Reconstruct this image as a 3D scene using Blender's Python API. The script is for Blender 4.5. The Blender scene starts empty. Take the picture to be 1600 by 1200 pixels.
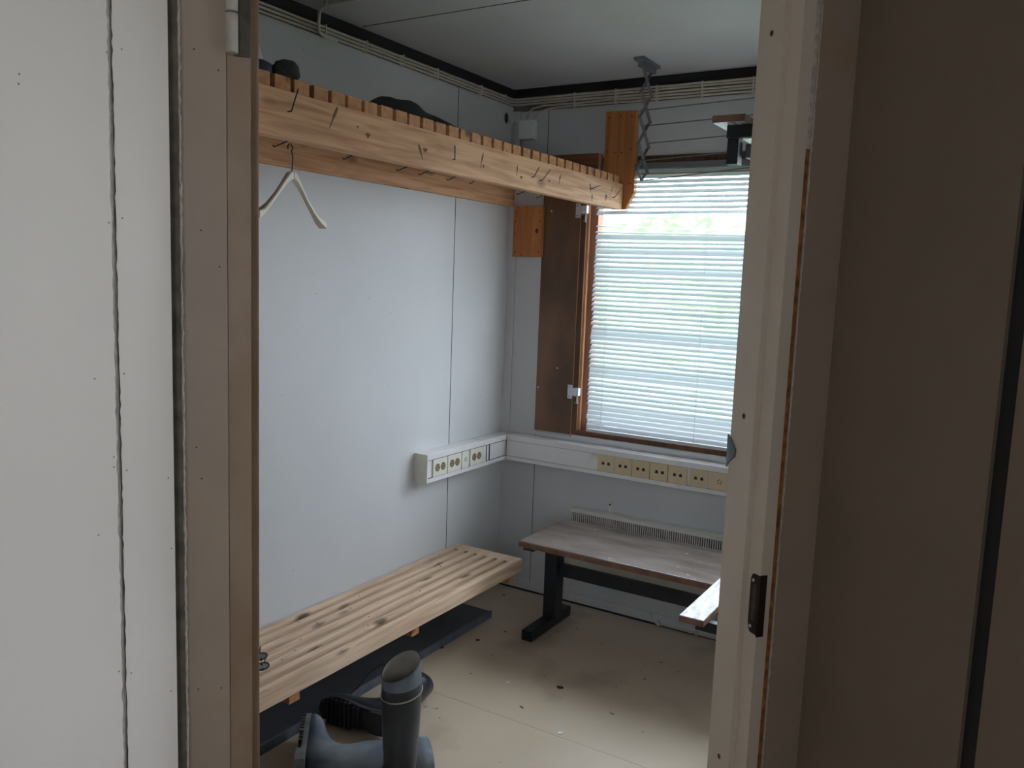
import bpy, bmesh, math, random
from mathutils import Vector, Matrix
random.seed(7)
S = bpy.context.scene
COL = S.collection
R = math.radians

# ------------------------------------------------------------------ camera
CAM = Vector((2.142, -3.451, 1.528))
yaw, pitch, roll = R(31.256), R(7.241), R(-2.140)
fw = Vector((-math.sin(yaw)*math.cos(pitch), math.cos(yaw)*math.cos(pitch), -math.sin(pitch)))
r0 = Vector((math.cos(yaw), math.sin(yaw), 0))
d0 = fw.cross(r0)
rt = math.cos(roll)*r0 + math.sin(roll)*d0
dn = -math.sin(roll)*r0 + math.cos(roll)*d0
cd = bpy.data.cameras.new('camera')
cam = bpy.data.objects.new('camera', cd); COL.objects.link(cam)
cd.sensor_fit = 'HORIZONTAL'; cd.sensor_width = 36; cd.lens = 36*1306.4/1600
cd.clip_start = 0.02
mw = Matrix((rt, -dn, -fw)).transposed().to_4x4(); mw.translation = CAM
cam.matrix_world = mw
S.camera = cam

# ------------------------------------------------------------------ world, light, exposure
W = bpy.data.worlds.new('world'); S.world = W; W.use_nodes = True
nt = W.node_tree; nt.nodes.clear()
wo = nt.nodes.new('ShaderNodeOutputWorld'); bg = nt.nodes.new('ShaderNodeBackground')
tc = nt.nodes.new('ShaderNodeTexCoord'); sp = nt.nodes.new('ShaderNodeSeparateXYZ'); rp = nt.nodes.new('ShaderNodeValToRGB')
nt.links.new(tc.outputs['Generated'], sp.inputs[0]); nt.links.new(sp.outputs['Z'], rp.inputs[0])
rp.color_ramp.elements[0].position = 0.0; rp.color_ramp.elements[0].color = (0.84, 0.90, 1.0, 1)
rp.color_ramp.elements[1].position = 0.7; rp.color_ramp.elements[1].color = (0.76, 0.86, 1.0, 1)
nt.links.new(rp.outputs[0], bg.inputs[0]); bg.inputs[1].default_value = 9.0
nt.links.new(bg.outputs[0], wo.inputs[0])
S.view_settings.view_transform = 'Standard'; S.view_settings.look = 'None'
S.view_settings.gamma = 1; S.view_settings.use_curve_mapping = False
S.view_settings.exposure = 0.6

def area_light(name, loc, direction, sx, sy, power, color):
    l = bpy.data.lights.new(name, 'AREA'); l.shape = 'RECTANGLE'; l.size = sx; l.size_y = sy
    l.energy = power; l.color = color
    o = bpy.data.objects.new(name, l); COL.objects.link(o); o.location = loc
    o.rotation_euler = Vector(direction).to_track_quat('-Z', 'Y').to_euler()
    return o

# ------------------------------------------------------------------ door frame coordinates (a = depth from camera side, b = to the right)
DA = R(51)
dw = Vector((-math.sin(DA), math.cos(DA), 0)); du = Vector((math.cos(DA), math.sin(DA), 0))
def DL(a, b, z): return Vector((CAM.x, CAM.y, 0)) + dw*a + du*b + Vector((0, 0, z))
# daylight comes from the sky alone, through the room window, an added second window and added passage openings


# ------------------------------------------------------------------ materials
def mat(name, col, rough=0.6, metal=0.0, spec=0.5, noise=0.0, nscale=8, stretch=(1, 1, 1), col2=None, bump=0.0, bscale=60,
        spots=None, spot_scale=30, spot_lo=0.72, alpha=1.0, sub=None, dirt=None, dirt_scale=2.0, dirt_lo=.55, dirt_hi=.8):
    m = bpy.data.materials.new(name); m.use_nodes = True
    n = m.node_tree.nodes; L = m.node_tree.links
    b = n['Principled BSDF']; b.inputs['Roughness'].default_value = rough; b.inputs['Metallic'].default_value = metal
    b.inputs['Specular IOR Level'].default_value = spec
    c = (*col, 1)
    tcn = n.new('ShaderNodeTexCoord'); mp = n.new('ShaderNodeMapping'); mp.inputs['Scale'].default_value = stretch
    L.new(tcn.outputs['Object'], mp.inputs[0])
    cur = None
    if noise > 0:
        nz = n.new('ShaderNodeTexNoise'); nz.inputs['Scale'].default_value = nscale; nz.inputs['Detail'].default_value = 6
        L.new(mp.outputs[0], nz.inputs['Vector'])
        rr = n.new('ShaderNodeValToRGB')
        c2 = col2 if col2 else tuple(x*(1-noise) for x in col)
        rr.color_ramp.elements[0].position = .35; rr.color_ramp.elements[0].color = (*c2, 1)
        rr.color_ramp.elements[1].position = .68; rr.color_ramp.elements[1].color = c
        L.new(nz.outputs['Fac'], rr.inputs[0]); cur = rr.outputs[0]
    def over(cur, color, scale, lo, hi, vec, typ='ShaderNodeTexNoise'):
        nz = n.new(typ); nz.inputs['Scale'].default_value = scale
        if 'Detail' in nz.inputs: nz.inputs['Detail'].default_value = 5
        L.new(vec, nz.inputs['Vector'])
        mr = n.new('ShaderNodeMapRange'); mr.inputs['From Min'].default_value = lo; mr.inputs['From Max'].default_value = hi
        L.new(nz.outputs[0], mr.inputs['Value'])
        mx = n.new('ShaderNodeMix'); mx.data_type = 'RGBA'
        L.new(mr.outputs[0], mx.inputs[0])
        if cur is None: mx.inputs[6].default_value = c
        else: L.new(cur, mx.inputs[6])
        mx.inputs[7].default_value = (*color, 1)
        return mx.outputs[2]
    if dirt: cur = over(cur, dirt, dirt_scale, dirt_lo, dirt_hi, mp.outputs[0])
    if spots: cur = over(cur, spots, spot_scale, spot_lo, spot_lo+.03, tcn.outputs['Object'])
    if cur is None: b.inputs['Base Color'].default_value = c
    else: L.new(cur, b.inputs['Base Color'])
    if bump > 0:
        nb = n.new('ShaderNodeTexNoise'); nb.inputs['Scale'].default_value = bscale; nb.inputs['Detail'].default_value = 4
        L.new(mp.outputs[0], nb.inputs['Vector'])
        bp = n.new('ShaderNodeBump'); bp.inputs['Strength'].default_value = bump; bp.inputs['Distance'].default_value = 0.003
        L.new(nb.outputs['Fac'], bp.inputs['Height']); L.new(bp.outputs[0], b.inputs['Normal'])
    return m

def wood(name, light, dark, axis, rough=0.6, ring=34, knot=(0.16, 0.07, 0.03), spec=.3, scale=1.0):
    """grain runs along the given axis; knots as darker blots"""
    m = bpy.data.materials.new(name); m.use_nodes = True
    n = m.node_tree.nodes; L = m.node_tree.links; b = n['Principled BSDF']
    b.inputs['Roughness'].default_value = rough; b.inputs['Specular IOR Level'].default_value = spec
    tcn = n.new('ShaderNodeTexCoord'); oi = n.new('ShaderNodeObjectInfo')
    ad = n.new('ShaderNodeVectorMath'); ad.operation = 'ADD'
    sc0 = n.new('ShaderNodeMath'); sc0.operation = 'MULTIPLY'; sc0.inputs[1].default_value = 7.0
    L.new(oi.outputs['Random'], sc0.inputs[0])
    L.new(tcn.outputs['Object'], ad.inputs[0]); L.new(sc0.outputs[0], ad.inputs[1])
    mp = n.new('ShaderNodeMapping'); s = [ring, ring, ring]; s['xyz'.index(axis)] = ring*0.07
    mp.inputs['Scale'].default_value = s; L.new(ad.outputs[0], mp.inputs[0])
    nz = n.new('ShaderNodeTexNoise'); nz.inputs['Scale'].default_value = 1.6*scale; nz.inputs['Detail'].default_value = 7
    nz.inputs['Distortion'].default_value = 0.6
    L.new(mp.outputs[0], nz.inputs['Vector'])
    rr = n.new('ShaderNodeValToRGB')
    rr.color_ramp.elements[0].position = .3; rr.color_ramp.elements[0].color = (*dark, 1)
    rr.color_ramp.elements[1].position = .62; rr.color_ramp.elements[1].color = (*light, 1)
    L.new(nz.outputs['Fac'], rr.inputs[0])
    mk = n.new('ShaderNodeMapping'); s = [9, 9, 9]; s['xyz'.index(axis)] = 4.2
    mk.inputs['Scale'].default_value = s; L.new(ad.outputs[0], mk.inputs[0])
    vo = n.new('ShaderNodeTexVoronoi'); vo.inputs['Scale'].default_value = 1.0; L.new(mk.outputs[0], vo.inputs['Vector'])
    mr = n.new('ShaderNodeMapRange'); mr.inputs['From Min'].default_value = .20; mr.inputs['From Max'].default_value = .08
    L.new(vo.outputs['Distance'], mr.inputs['Value'])
    mx = n.new('ShaderNodeMix'); mx.data_type = 'RGBA'; L.new(mr.outputs[0], mx.inputs[0]); L.new(rr.outputs[0], mx.inputs[6])
    mx.inputs[7].default_value = (*knot, 1)
    L.new(mx.outputs[2], b.inputs['Base Color'])
    bp = n.new('ShaderNodeBump'); bp.inputs['Strength'].default_value = .25; bp.inputs['Distance'].default_value = .002
    L.new(nz.outputs['Fac'], bp.inputs['Height']); L.new(bp.outputs[0], b.inputs['Normal'])
    return m

M = {}
M['wall'] = mat('painted_wall_panel', (.60, .60, .60), .5, noise=.06, nscale=2.5, bump=.08, bscale=18, spots=(.22, .18, .14), spot_scale=46, spot_lo=.79)
M['wall_scuffed'] = mat('scuffed_wall_panel', (.62, .62, .62), .42, noise=.05, nscale=2.2, bump=.10, bscale=14, spots=(.30, .26, .22), spot_scale=55, spot_lo=.735)
M['ceiling'] = mat('painted_ceiling', (.66, .66, .66), .6, noise=.08, nscale=3, bump=.08, bscale=25)
M['black'] = mat('black_joint', (.008, .008, .008), .8)
M['seam'] = mat('dark_seam', (.05, .045, .04), .8)
M['floor'] = mat('beige_vinyl_floor', (.63, .51, .375), .33, noise=.16, nscale=1.6, bump=.10, bscale=9, spots=(.09, .06, .035), spot_scale=24, spot_lo=.70, dirt=(.24, .18, .12), dirt_scale=3.1, dirt_lo=.58, dirt_hi=.85)
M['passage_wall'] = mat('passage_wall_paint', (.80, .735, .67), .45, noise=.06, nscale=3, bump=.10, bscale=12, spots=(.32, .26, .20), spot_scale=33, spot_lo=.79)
M['dim_wall'] = mat('shade_toned_passage_paint', (.19, .143, .098), .7, noise=.10, nscale=4, bump=.08, bscale=30, spots=(.07, .05, .035), spot_scale=20, spot_lo=.79)  # passage shade put into the colour, so these walls stay dark
M['casing'] = mat('yellowed_casing_paint', (.35, .27, .20), .5, noise=.1, nscale=5, bump=.06, bscale=40, spots=(.05, .04, .03), spot_scale=30, spot_lo=.79,
                  dirt=(.36, .19, .07), dirt_scale=4.5, dirt_lo=.56, dirt_hi=.82)
M['chipped'] = mat('chipped_board_edge', (.62, .56, .48), .8, noise=.4, nscale=60, bump=.5, bscale=180)
M['frame'] = mat('cream_frame_paint', (.66, .57, .46), .42, noise=.05, nscale=6, bump=.05, bscale=20, spots=(.30, .18, .09), spot_scale=26, spot_lo=.78)
M['frame_brown'] = mat('brown_frame_paint', (.33, .245, .17), .42, noise=.15, nscale=6, col2=(.25, .16, .095), bump=.05, bscale=20)  # darker, browner tone for the left jamb only
M['rust'] = mat('rusty_orange_sealant', (.42, .16, .04), .8, noise=.7, nscale=40, col2=(.13, .05, .02), bump=.6, bscale=120)
M['gap'] = mat('grimy_gap', (.17, .145, .11), .9, noise=.5, nscale=26, bump=.4, bscale=60)
M['bronze'] = mat('brown_metal', (.055, .035, .025), .38, .7, noise=.3, nscale=30)
M['steel'] = mat('bright_steel', (.66, .70, .76), .25, .25)
M['dullsteel'] = mat('grey_painted_steel', (.21, .22, .235), .45, .5)
M['slate'] = mat('blue_grey_metal', (.16, .19, .21), .4, .5)
M['hinge_paint'] = mat('overpainted_hinge', (.56, .51, .43), .45, noise=.3, nscale=30)
M['hinge_dark'] = mat('tarnished_hinge', (.12, .10, .08), .45, .6, noise=.5, nscale=40)
M['pine_y'] = wood('pine_along_y', (.72, .42, .235), (.46, .235, .11), 'y', knot=(.20, .09, .04))
M['pine_y_worn'] = wood('worn_pine_along_y', (.80, .585, .41), (.56, .375, .245), 'y', ring=30, rough=.45, spec=.5, knot=(.17, .10, .06))
M['pine_x'] = wood('pine_along_x', (.62, .31, .145), (.42, .19, .08), 'x')
M['pine_z'] = wood('varnished_pine_along_z', (.56, .225, .075), (.36, .125, .038), 'z', ring=20, rough=.45, knot=(.12, .04, .015))
M['pine_dark'] = wood('dark_pine_along_x', (.26, .11, .05), (.16, .06, .03), 'x')
M['ply'] = mat('brown_plywood', (.19, .095, .045), .45, noise=.45, nscale=5, col2=(.075, .038, .02), stretch=(1, 1, .5), bump=.05, dirt=(.24, .13, .07), dirt_scale=3, dirt_lo=.55, dirt_hi=.8)
M['win_dark'] = wood('dark_window_wood', (.15, .07, .04), (.08, .035, .02), 'z', ring=30, knot=(.06, .03, .02))
M['win_light'] = wood('orange_window_wood', (.56, .30, .16), (.42, .20, .10), 'z', ring=30, knot=(.3, .12, .05))
M['win_red'] = wood('reddish_casement_wood', (.34, .15, .10), (.26, .11, .07), 'z', ring=30, knot=(.2, .08, .05))
M['trunk'] = mat('white_plastic_trunking', (.80, .785, .77), .2, spec=.7, noise=.05, nscale=6, dirt=(.50, .42, .33), dirt_scale=7, dirt_lo=.62, dirt_hi=.85)
M['plastic'] = mat('off_white_plastic', (.74, .71, .62), .35, noise=.05, nscale=20)
M['ivory'] = mat('yellowed_ivory_plastic', (.66, .53, .34), .4, noise=.07, nscale=20)
M['hole'] = mat('dark_socket_hole', (.025, .018, .012), .7)
M['brass'] = mat('yellowed_socket_well', (.30, .24, .12), .5, noise=.4, nscale=70)
M['cable'] = mat('cream_cable_sheath', (.66, .60, .50), .45, noise=.15, nscale=20)
M['nailmark'] = mat('filled_nail_mark', (.30, .22, .16), .7)
M['brown_band'] = mat('brown_wall_band', (.20, .155, .115), .8, noise=.3, nscale=14)
M['radiator'] = mat('cream_radiator_paint', (.72, .70, .63), .4, noise=.06, nscale=8)
M['laminate'] = mat('worn_laminate', (.15, .105, .085), .30, noise=.5, nscale=5, col2=(.30, .25, .22), stretch=(.7, 3, 1), spots=(.70, .68, .63), spot_scale=34, spot_lo=.70, bump=.1, bscale=40)
M['laminate_edge'] = mat('brown_laminate_edge', (.13, .055, .03), .5, noise=.5, nscale=22, col2=(.22, .12, .08))
M['white_laminate'] = mat('scratched_white_laminate', (.86, .86, .88), .16, noise=.8, nscale=16, col2=(.25, .22, .21), stretch=(4, 1, 1))
M['black_steel'] = mat('black_painted_steel', (.018, .022, .028), .42, .2, noise=.3, nscale=15)
M['slab'] = mat('dark_grey_board', (.050, .058, .070), .45, noise=.3, nscale=6)
M['slab_edge'] = mat('dusty_board_rim', (.13, .15, .18), .5, noise=.3, nscale=20)
M['knot'] = mat('wood_knot', (.22, .105, .05), .7, noise=.5, nscale=60)
M['rubber'] = mat('dark_rubber', (.012, .015, .019), .34, noise=.5, nscale=7, col2=(.03, .037, .046), bump=.08, bscale=30)
M['rubber_dusty'] = mat('dusty_blue_rubber', (.24, .26, .275), .6, noise=.6, nscale=7, col2=(.06, .08, .11), bump=.1, bscale=30)
M['sole'] = mat('rubber_sole', (.16, .165, .155), .7, noise=.5, nscale=20, col2=(.07, .07, .065))
M['sole_dark'] = mat('black_rubber_sole', (.012, .013, .015), .6)
M['lining'] = mat('boot_fabric_lining', (.40, .37, .31), .9, noise=.2, nscale=18)
M['piping'] = mat('cream_boot_stripe', (.36, .33, .26), .6)
M['hanger'] = mat('cream_hanger_plastic', (.66, .58, .45), .4, noise=.06, nscale=12)
M['wire'] = mat('dark_wire', (.035, .032, .03), .4, .7)
M['cloth'] = mat('black_cloth', (.012, .015, .014), .9, noise=.5, nscale=14, bump=.5, bscale=60)
M['greycloth'] = mat('charcoal_cloth', (.045, .052, .055), .95, noise=.4, nscale=30, bump=.6, bscale=90)
M['blue'] = mat('navy_plastic', (.015, .035, .065), .4)
M['whiteplastic'] = mat('white_nozzle_plastic', (.62, .60, .60), .4)
M['grass'] = mat('grass', (.22, .28, .16), .9, noise=.5, nscale=3)
M['leaf'] = mat('hedge_green', (.17, .24, .12), .8, noise=.7, nscale=6, col2=(.07, .115, .045))
M['ext'] = mat('pale_outbuilding_cladding', (.62, .60, .58), .7, noise=.1, nscale=2)
M['slat'] = mat('blind_slat', (.56, .60, .62), .35)
m = M['slat']; n = m.node_tree.nodes; L = m.node_tree.links
tr = n.new('ShaderNodeBsdfTranslucent'); tr.inputs[0].default_value = (.60, .66, .68, 1)
ms = n.new('ShaderNodeMixShader'); ms.inputs[0].default_value = .14
L.new(n['Principled BSDF'].outputs[0], ms.inputs[1]); L.new(tr.outputs[0], ms.inputs[2]); L.new(ms.outputs[0], n['Material Output'].inputs[0])
def glass_mat(name, tint):
    m = bpy.data.materials.new(name); m.use_nodes = True
    n = m.node_tree.nodes; L = m.node_tree.links; n.remove(n['Principled BSDF'])
    t = n.new('ShaderNodeBsdfTransparent'); t.inputs[0].default_value = (*tint, 1)
    g = n.new('ShaderNodeBsdfGlossy'); g.inputs['Roughness'].default_value = .02
    mx = n.new('ShaderNodeMixShader'); mx.inputs[0].default_value = .06
    L.new(t.outputs[0], mx.inputs[1]); L.new(g.outputs[0], mx.inputs[2]); L.new(mx.outputs[0], n['Material Output'].inputs[0])
    return m
M['glass'] = glass_mat('window_glass', (.96, .97, .97))
M['lens'] = mat('dark_lens', (.012, .014, .016), .08, spec=.9)

# ------------------------------------------------------------------ mesh helpers
def new(): return bmesh.new()
def bx(bm, x0, x1, y0, y1, z0, z1, bev=0.0, T=None, mi=0):
    vs = [Vector((x, y, z)) for z in (z0, z1) for y in (y0, y1) for x in (x0, x1)]
    if T: vs = [T(v) for v in vs]
    v = [bm.verts.new(p) for p in vs]
    fs = [bm.faces.new([v[i] for i in f]) for f in ((0, 2, 3, 1), (4, 5, 7, 6), (0, 1, 5, 4), (2, 6, 7, 3), (0, 4, 6, 2), (1, 3, 7, 5))]
    bmesh.ops.recalc_face_normals(bm, faces=fs)
    if bev > 0:
        es = list({e for f in fs for e in f.edges})
        r = bmesh.ops.bevel(bm, geom=es, offset=bev, segments=2, affect='EDGES', profile=.7)
        fs = r['faces'] + [f for f in fs if f.is_valid]
    for f in fs:
        if f.is_valid: f.material_index = mi
    return bm
def bd(bm, a0, a1, b0, b1, z0, z1, bev=0.0, mi=0):       # box in door-frame coordinates
    return bx(bm, a0, a1, b0, b1, z0, z1, bev, T=lambda v: DL(v.x, v.y, v.z), mi=mi)
def tube(bm, pts, r, seg=8, cap=True, radii=None, smooth=True):
    pts = [Vector(p) for p in pts]; rings = []
    up = None
    for i, p in enumerate(pts):
        if i == 0: t = pts[1]-pts[0]
        elif i == len(pts)-1: t = pts[-1]-pts[-2]
        else: t = (pts[i+1]-p).normalized() + (p-pts[i-1]).normalized()
        t.normalize()
        if up is None: up = Vector((0, 0, 1)) if abs(t.z) < .9 else Vector((1, 0, 0))
        s = t.cross(up).normalized(); up = s.cross(t).normalized()
        rr = radii[i] if radii else r
        rings.append([bm.verts.new(p + (s*math.cos(2*math.pi*k/seg) + up*math.sin(2*math.pi*k/seg))*rr) for k in range(seg)])
    for A, B in zip(rings, rings[1:]):
        for k in range(seg):
            f = bm.faces.new((A[k], A[(k+1) % seg], B[(k+1) % seg], B[k])); f.smooth = smooth
    if cap:
        bm.faces.new(rings[0][::-1]); bm.faces.new(rings[-1])
    return bm
def bar(bm, p, q, w, h, side=(0, 0, 1)):                  # rectangular bar from p to q
    p = Vector(p); q = Vector(q); t = (q-p).normalized(); s = t.cross(Vector(side)).normalized(); u = s.cross(t).normalized()
    v = [bm.verts.new(c + s*w/2*a + u*h/2*b) for c in (p, q) for a, b in ((-1, -1), (1, -1), (1, 1), (-1, 1))]
    for f in ((0, 1, 2, 3), (7, 6, 5, 4), (0, 4, 5, 1), (1, 5, 6, 2), (2, 6, 7, 3), (3, 7, 4, 0)): bm.faces.new([v[i] for i in f])
    bmesh.ops.recalc_face_normals(bm, faces=bm.faces[:])
    return bm
def disc(bm, c, nrm, r, h, seg=20, mi=0, ry=None, updir=(0, 0, 1)):
    c = Vector(c); nrm = Vector(nrm).normalized(); s = nrm.cross(Vector(updir)).normalized(); u = s.cross(nrm)
    ry = ry or r
    A = [bm.verts.new(c + s*math.cos(2*math.pi*k/seg)*r + u*math.sin(2*math.pi*k/seg)*ry) for k in range(seg)]
    B = [bm.verts.new(v.co + nrm*h) for v in A]
    fs = [bm.faces.new(A[::-1]), bm.faces.new(B)] + [bm.faces.new((A[k], A[(k+1) % seg], B[(k+1) % seg], B[k])) for k in range(seg)]
    for f in fs: f.material_index = mi
    return bm
def prism(bm, pts, nrm, h, mi=0):                         # planar polygon extruded by h along nrm
    A = [bm.verts.new(Vector(p)) for p in pts]; B = [bm.verts.new(Vector(p)+Vector(nrm)*h) for p in pts]
    fs = [bm.faces.new(A), bm.faces.new(B[::-1])] + [bm.faces.new((A[k], B[k], B[(k+1) % len(A)], A[(k+1) % len(A)])) for k in range(len(A))]
    bmesh.ops.recalc_face_normals(bm, faces=fs)
    for f in fs: f.material_index = mi
    return bm

WL = {}
def wloc(o): return WL.get(o.name, Vector((0, 0, 0)))
def obj(name, bm, mats, parent=None, smooth=False):
    me = bpy.data.meshes.new(name)
    xs = [v.co for v in bm.verts]
    lo = Vector([min(v[i] for v in xs) for i in range(3)]); hi = Vector([max(v[i] for v in xs) for i in range(3)])
    c = (lo+hi)/2
    if parent is None: c.z = lo.z
    for v in bm.verts: v.co -= c
    if smooth:
        for f in bm.faces: f.smooth = True
    bm.to_mesh(me); bm.free()
    o = bpy.data.objects.new(name, me); COL.objects.link(o)
    for mm in (mats if isinstance(mats, (list, tuple)) else [mats]): me.materials.append(M[mm] if isinstance(mm, str) else mm)
    WL[o.name] = c
    if parent: o.parent = parent; o.location = c - wloc(parent)
    else: o.location = c
    return o
def thing(name, loc, label, cat, group=None, kind=None):
    o = bpy.data.objects.new(name, None); COL.objects.link(o); o.location = loc; o.empty_display_size = .05
    WL[o.name] = Vector(loc)
    return tag(o, label, cat, group, kind)
def tag(o, label=None, cat=None, group=None, kind=None):
    if label: o['label'] = label
    if cat: o['category'] = cat
    if group: o['group'] = group
    if kind: o['kind'] = kind
    return o
def struct(name, bm, mats, label=None, cat=None, parent=None):
    o = obj(name, bm, mats, parent)
    if parent is None: tag(o, label, cat, kind='structure')
    return o
def dup(root, loc, label=None, group=None):
    r = root.copy(); COL.objects.link(r); r.location = loc; WL[r.name] = Vector(loc)
    if label: r['label'] = label
    if group: r['group'] = group
    for ch in list(root.children):
        c = ch.copy(); COL.objects.link(c); c.parent = r
        for g in ch.children:
            d = g.copy(); COL.objects.link(d); d.parent = c
    return r

# ================================================================== STRUCTURE
H = 2.4
b = new(); bx(b, -.1, 5.2, -5.6, .1, -.06, 0); struct('floor', b, 'floor', 'beige vinyl floor with dark specks and scuffs', 'floor')
b = new(); bx(b, -.1, 5.2, -5.6, .1, H, H+.08); struct('ceiling', b, 'ceiling', 'painted flat panel ceiling of the changing room', 'ceiling')
b = new(); bx(b, -.1, 0, -4.2, 0, 0, H); struct('wall_left', b, 'wall_scuffed', 'scuffed off-white panel wall behind the slatted bench', 'wall')
# back wall with window opening x .19..1.62, z .80..2.07
WX0, WX1, WZ0, WZ1 = .385, 1.62, .812, 2.07
b = new()
bx(b, -.1, WX0, 0, .1, 0, H); bx(b, WX1, 1.70, 0, .1, 0, H); bx(b, 2.52, 2.7, 0, .1, 0, H); bx(b, 1.70, 2.52, 0, .1, 0, WZ0); bx(b, 1.70, 2.52, 0, .1, WZ1, H); bx(b, WX0, WX1, 0, .1, 0, WZ0); bx(b, WX0, WX1, 0, .1, WZ1, H)
struct('wall_back', b, 'wall', 'off-white panel wall around the window', 'wall')
b = new(); bx(b, 2.6, 2.7, -.75, 0, 0, H); struct('wall_right', b, 'wall', 'off-white wall at the right end of the room', 'wall')
# door partition (oblique)
a0, a1, a3 = 1.35, 1.39, 1.467
b = new()
bd(b, a0+.004, a3, -1.72, .018, 0, H); bd(b, a0+.004, a3, 1.066, 2.55, 0, H); bd(b, a0+.004, a3, .018, 1.066, 2.19, H)
struct('wall_front', b, 'wall', 'partition wall holding the doorway', 'wall')
# passage side walls
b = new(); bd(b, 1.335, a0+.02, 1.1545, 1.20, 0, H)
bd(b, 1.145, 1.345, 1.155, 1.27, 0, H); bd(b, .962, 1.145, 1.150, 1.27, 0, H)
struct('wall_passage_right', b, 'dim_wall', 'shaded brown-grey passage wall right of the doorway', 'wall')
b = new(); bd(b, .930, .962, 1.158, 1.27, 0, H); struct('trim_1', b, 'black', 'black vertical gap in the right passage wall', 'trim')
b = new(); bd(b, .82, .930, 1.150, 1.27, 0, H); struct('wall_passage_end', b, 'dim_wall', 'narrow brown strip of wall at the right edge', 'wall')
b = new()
bd(b, -1.3, .60, 1.15, 1.25, 0, H); bd(b, .60, .82, 1.15, 1.25, 2.05, H); bd(b, .60, .82, 1.15, 1.25, 0, .75)  # unseen side opening, added to let daylight onto the left panel
bd(b, -1.4, -1.3, -1.2, -.95, 0, H); bd(b, -1.4, -1.3, -.50, 1.25, 0, H); bd(b, -1.4, -1.3, -.95, -.50, 0, 1.0); bd(b, -1.4, -1.3, -.95, -.50, 1.85, H); bd(b, -1.3, -.9, -1.3, -1.2, 0, H)  # unseen rear opening, added to light the casings and right jamb
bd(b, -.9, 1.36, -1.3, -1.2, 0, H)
struct('wall_passage_rear', b, 'dim_wall', 'passage walls behind the viewer with added daylight openings', 'wall')
# left lit panel wall of the passage, turned to face the light
PA = R(50)
pe = DL(1.325, -.0585, 0)                         # its free edge near the door casing
pd = (-du*math.cos(PA) - dw*math.sin(PA))         # runs left and toward the camera
pn = (-dw*math.cos(PA) + du*math.sin(PA))         # faces the passage
def PL(s, t, z): return pe + pd*s + pn*t + Vector((0, 0, z))
def seam_s(z): return .1035 + .0009*math.sin(z*9) + .0006*math.sin(z*31)
b = new()
bx(b, .0, .1015, -.02, 0, 0, H, T=lambda v: PL(v.x, v.y, v.z)); bx(b, .1043, 1.5, -.02, 0, 0, H, T=lambda v: PL(v.x, v.y, v.z))
bx(b, .1015, .1043, -.02, -.008, 0, H, T=lambda v: PL(v.x, v.y, v.z), mi=1)
struct('wall_passage_left', b, ['passage_wall', 'seam'], 'bright off-white passage wall panels left of the doorway', 'wall')
# chipped, puckered edges along the seam
def ragged(face, s0, width, z0, z1, amp, up, seedv, step=.009, height=.0016):
    """a thin ragged ridge; face(s,t,z) maps to the world"""
    rnd = random.Random(seedv); bm = new(); rows = []
    z = z0
    while z <= z1:
        w = width + rnd.uniform(-amp, amp); h = height*rnd.uniform(.5, 1.3); o = rnd.uniform(-amp, amp)*.4
        rows.append([bm.verts.new(face(s0+o, 0, z)), bm.verts.new(face(s0+o+w*up*.5, h, z)), bm.verts.new(face(s0+o+w*up, 0, z))])
        z += step
    for A, B in zip(rows, rows[1:]):
        for k in (0, 1): bm.faces.new((A[k], A[k+1], B[k+1], B[k]))
    return bm
b = ragged(PL, .1040, .0034, .3, 2.39, .0012, 1, 3); struct('trim_2', b, 'chipped', 'puckered raised edge beside the wall panel seam', 'trim')
b = ragged(PL, .1016, .0016, .3, 2.39, .0012, -1, 5); struct('trim_3', b, 'seam', 'dark chipped edge of the wall panel seam', 'trim')
for k, (sx, z) in enumerate(((.0839, 1.8081), (.1085, 1.7978), (.2371, 1.741), (.2384, 1.7299), (.0889, 1.5882), (.1118, 1.5805), (.1412, 1.3751), (.1124, 1.2643), (.1128, 1.2501), (.0905, 1.241), (.0117, 1.2131), (.0914, 1.3772), (.0073, 1.1032), (.0131, .8775), (.1416, 1.162), (.1123, .9542), (.0903, .9415))):
    b = new(); disc(b, PL(sx, 0, z), pn, .0013, .0003, 10); o = obj('nail_mark', b, 'nailmark', bpy.data.objects['wall_passage_left'])
# grimy gap between panel and casing
b = new(); bd(b, 1.346, 1.354, -.075, -.040, 0, H); struct('trim_4', b, 'gap', 'grimy gap strip between wall panel and door casing', 'trim')

# ---- doorway
door = thing('door_1', DL(1.40, .54, 0), 'cream painted door frame without its door leaf', 'door frame', kind='structure')
TOP = 2.16
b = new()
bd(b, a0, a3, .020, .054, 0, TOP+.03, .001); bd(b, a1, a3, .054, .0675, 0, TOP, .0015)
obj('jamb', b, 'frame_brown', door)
b = new()
bd(b, a0, a3, 1.030, 1.0575, 0, TOP+.03, .001); bd(b, a1, a3, 1.016, 1.030, 0, TOP, .0015)
jr = obj('jamb', b, 'frame', door)
b = new(); bd(b, a0, a3, .054, 1.030, TOP, TOP+.03, .001); obj('head', b, 'frame', door)
b = new(); bd(b, a1, a3, .0675, 1.016, .0, .02, .002); obj('threshold', b, 'frame', door)
# plugs in the stop face of the right jamb
for z in (2.0128, 1.2657, .5246):
    b = new(); c = DL(1.425, 1.0159, z); disc(b, c, -du, .0052, .0006, 16, 0, ry=.0058); disc(b, c - du*.0004, -du, .0034, .0006, 14, 1, ry=.0042)
    obj('screw_hole', b, ['rust', 'hole'], door)
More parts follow.
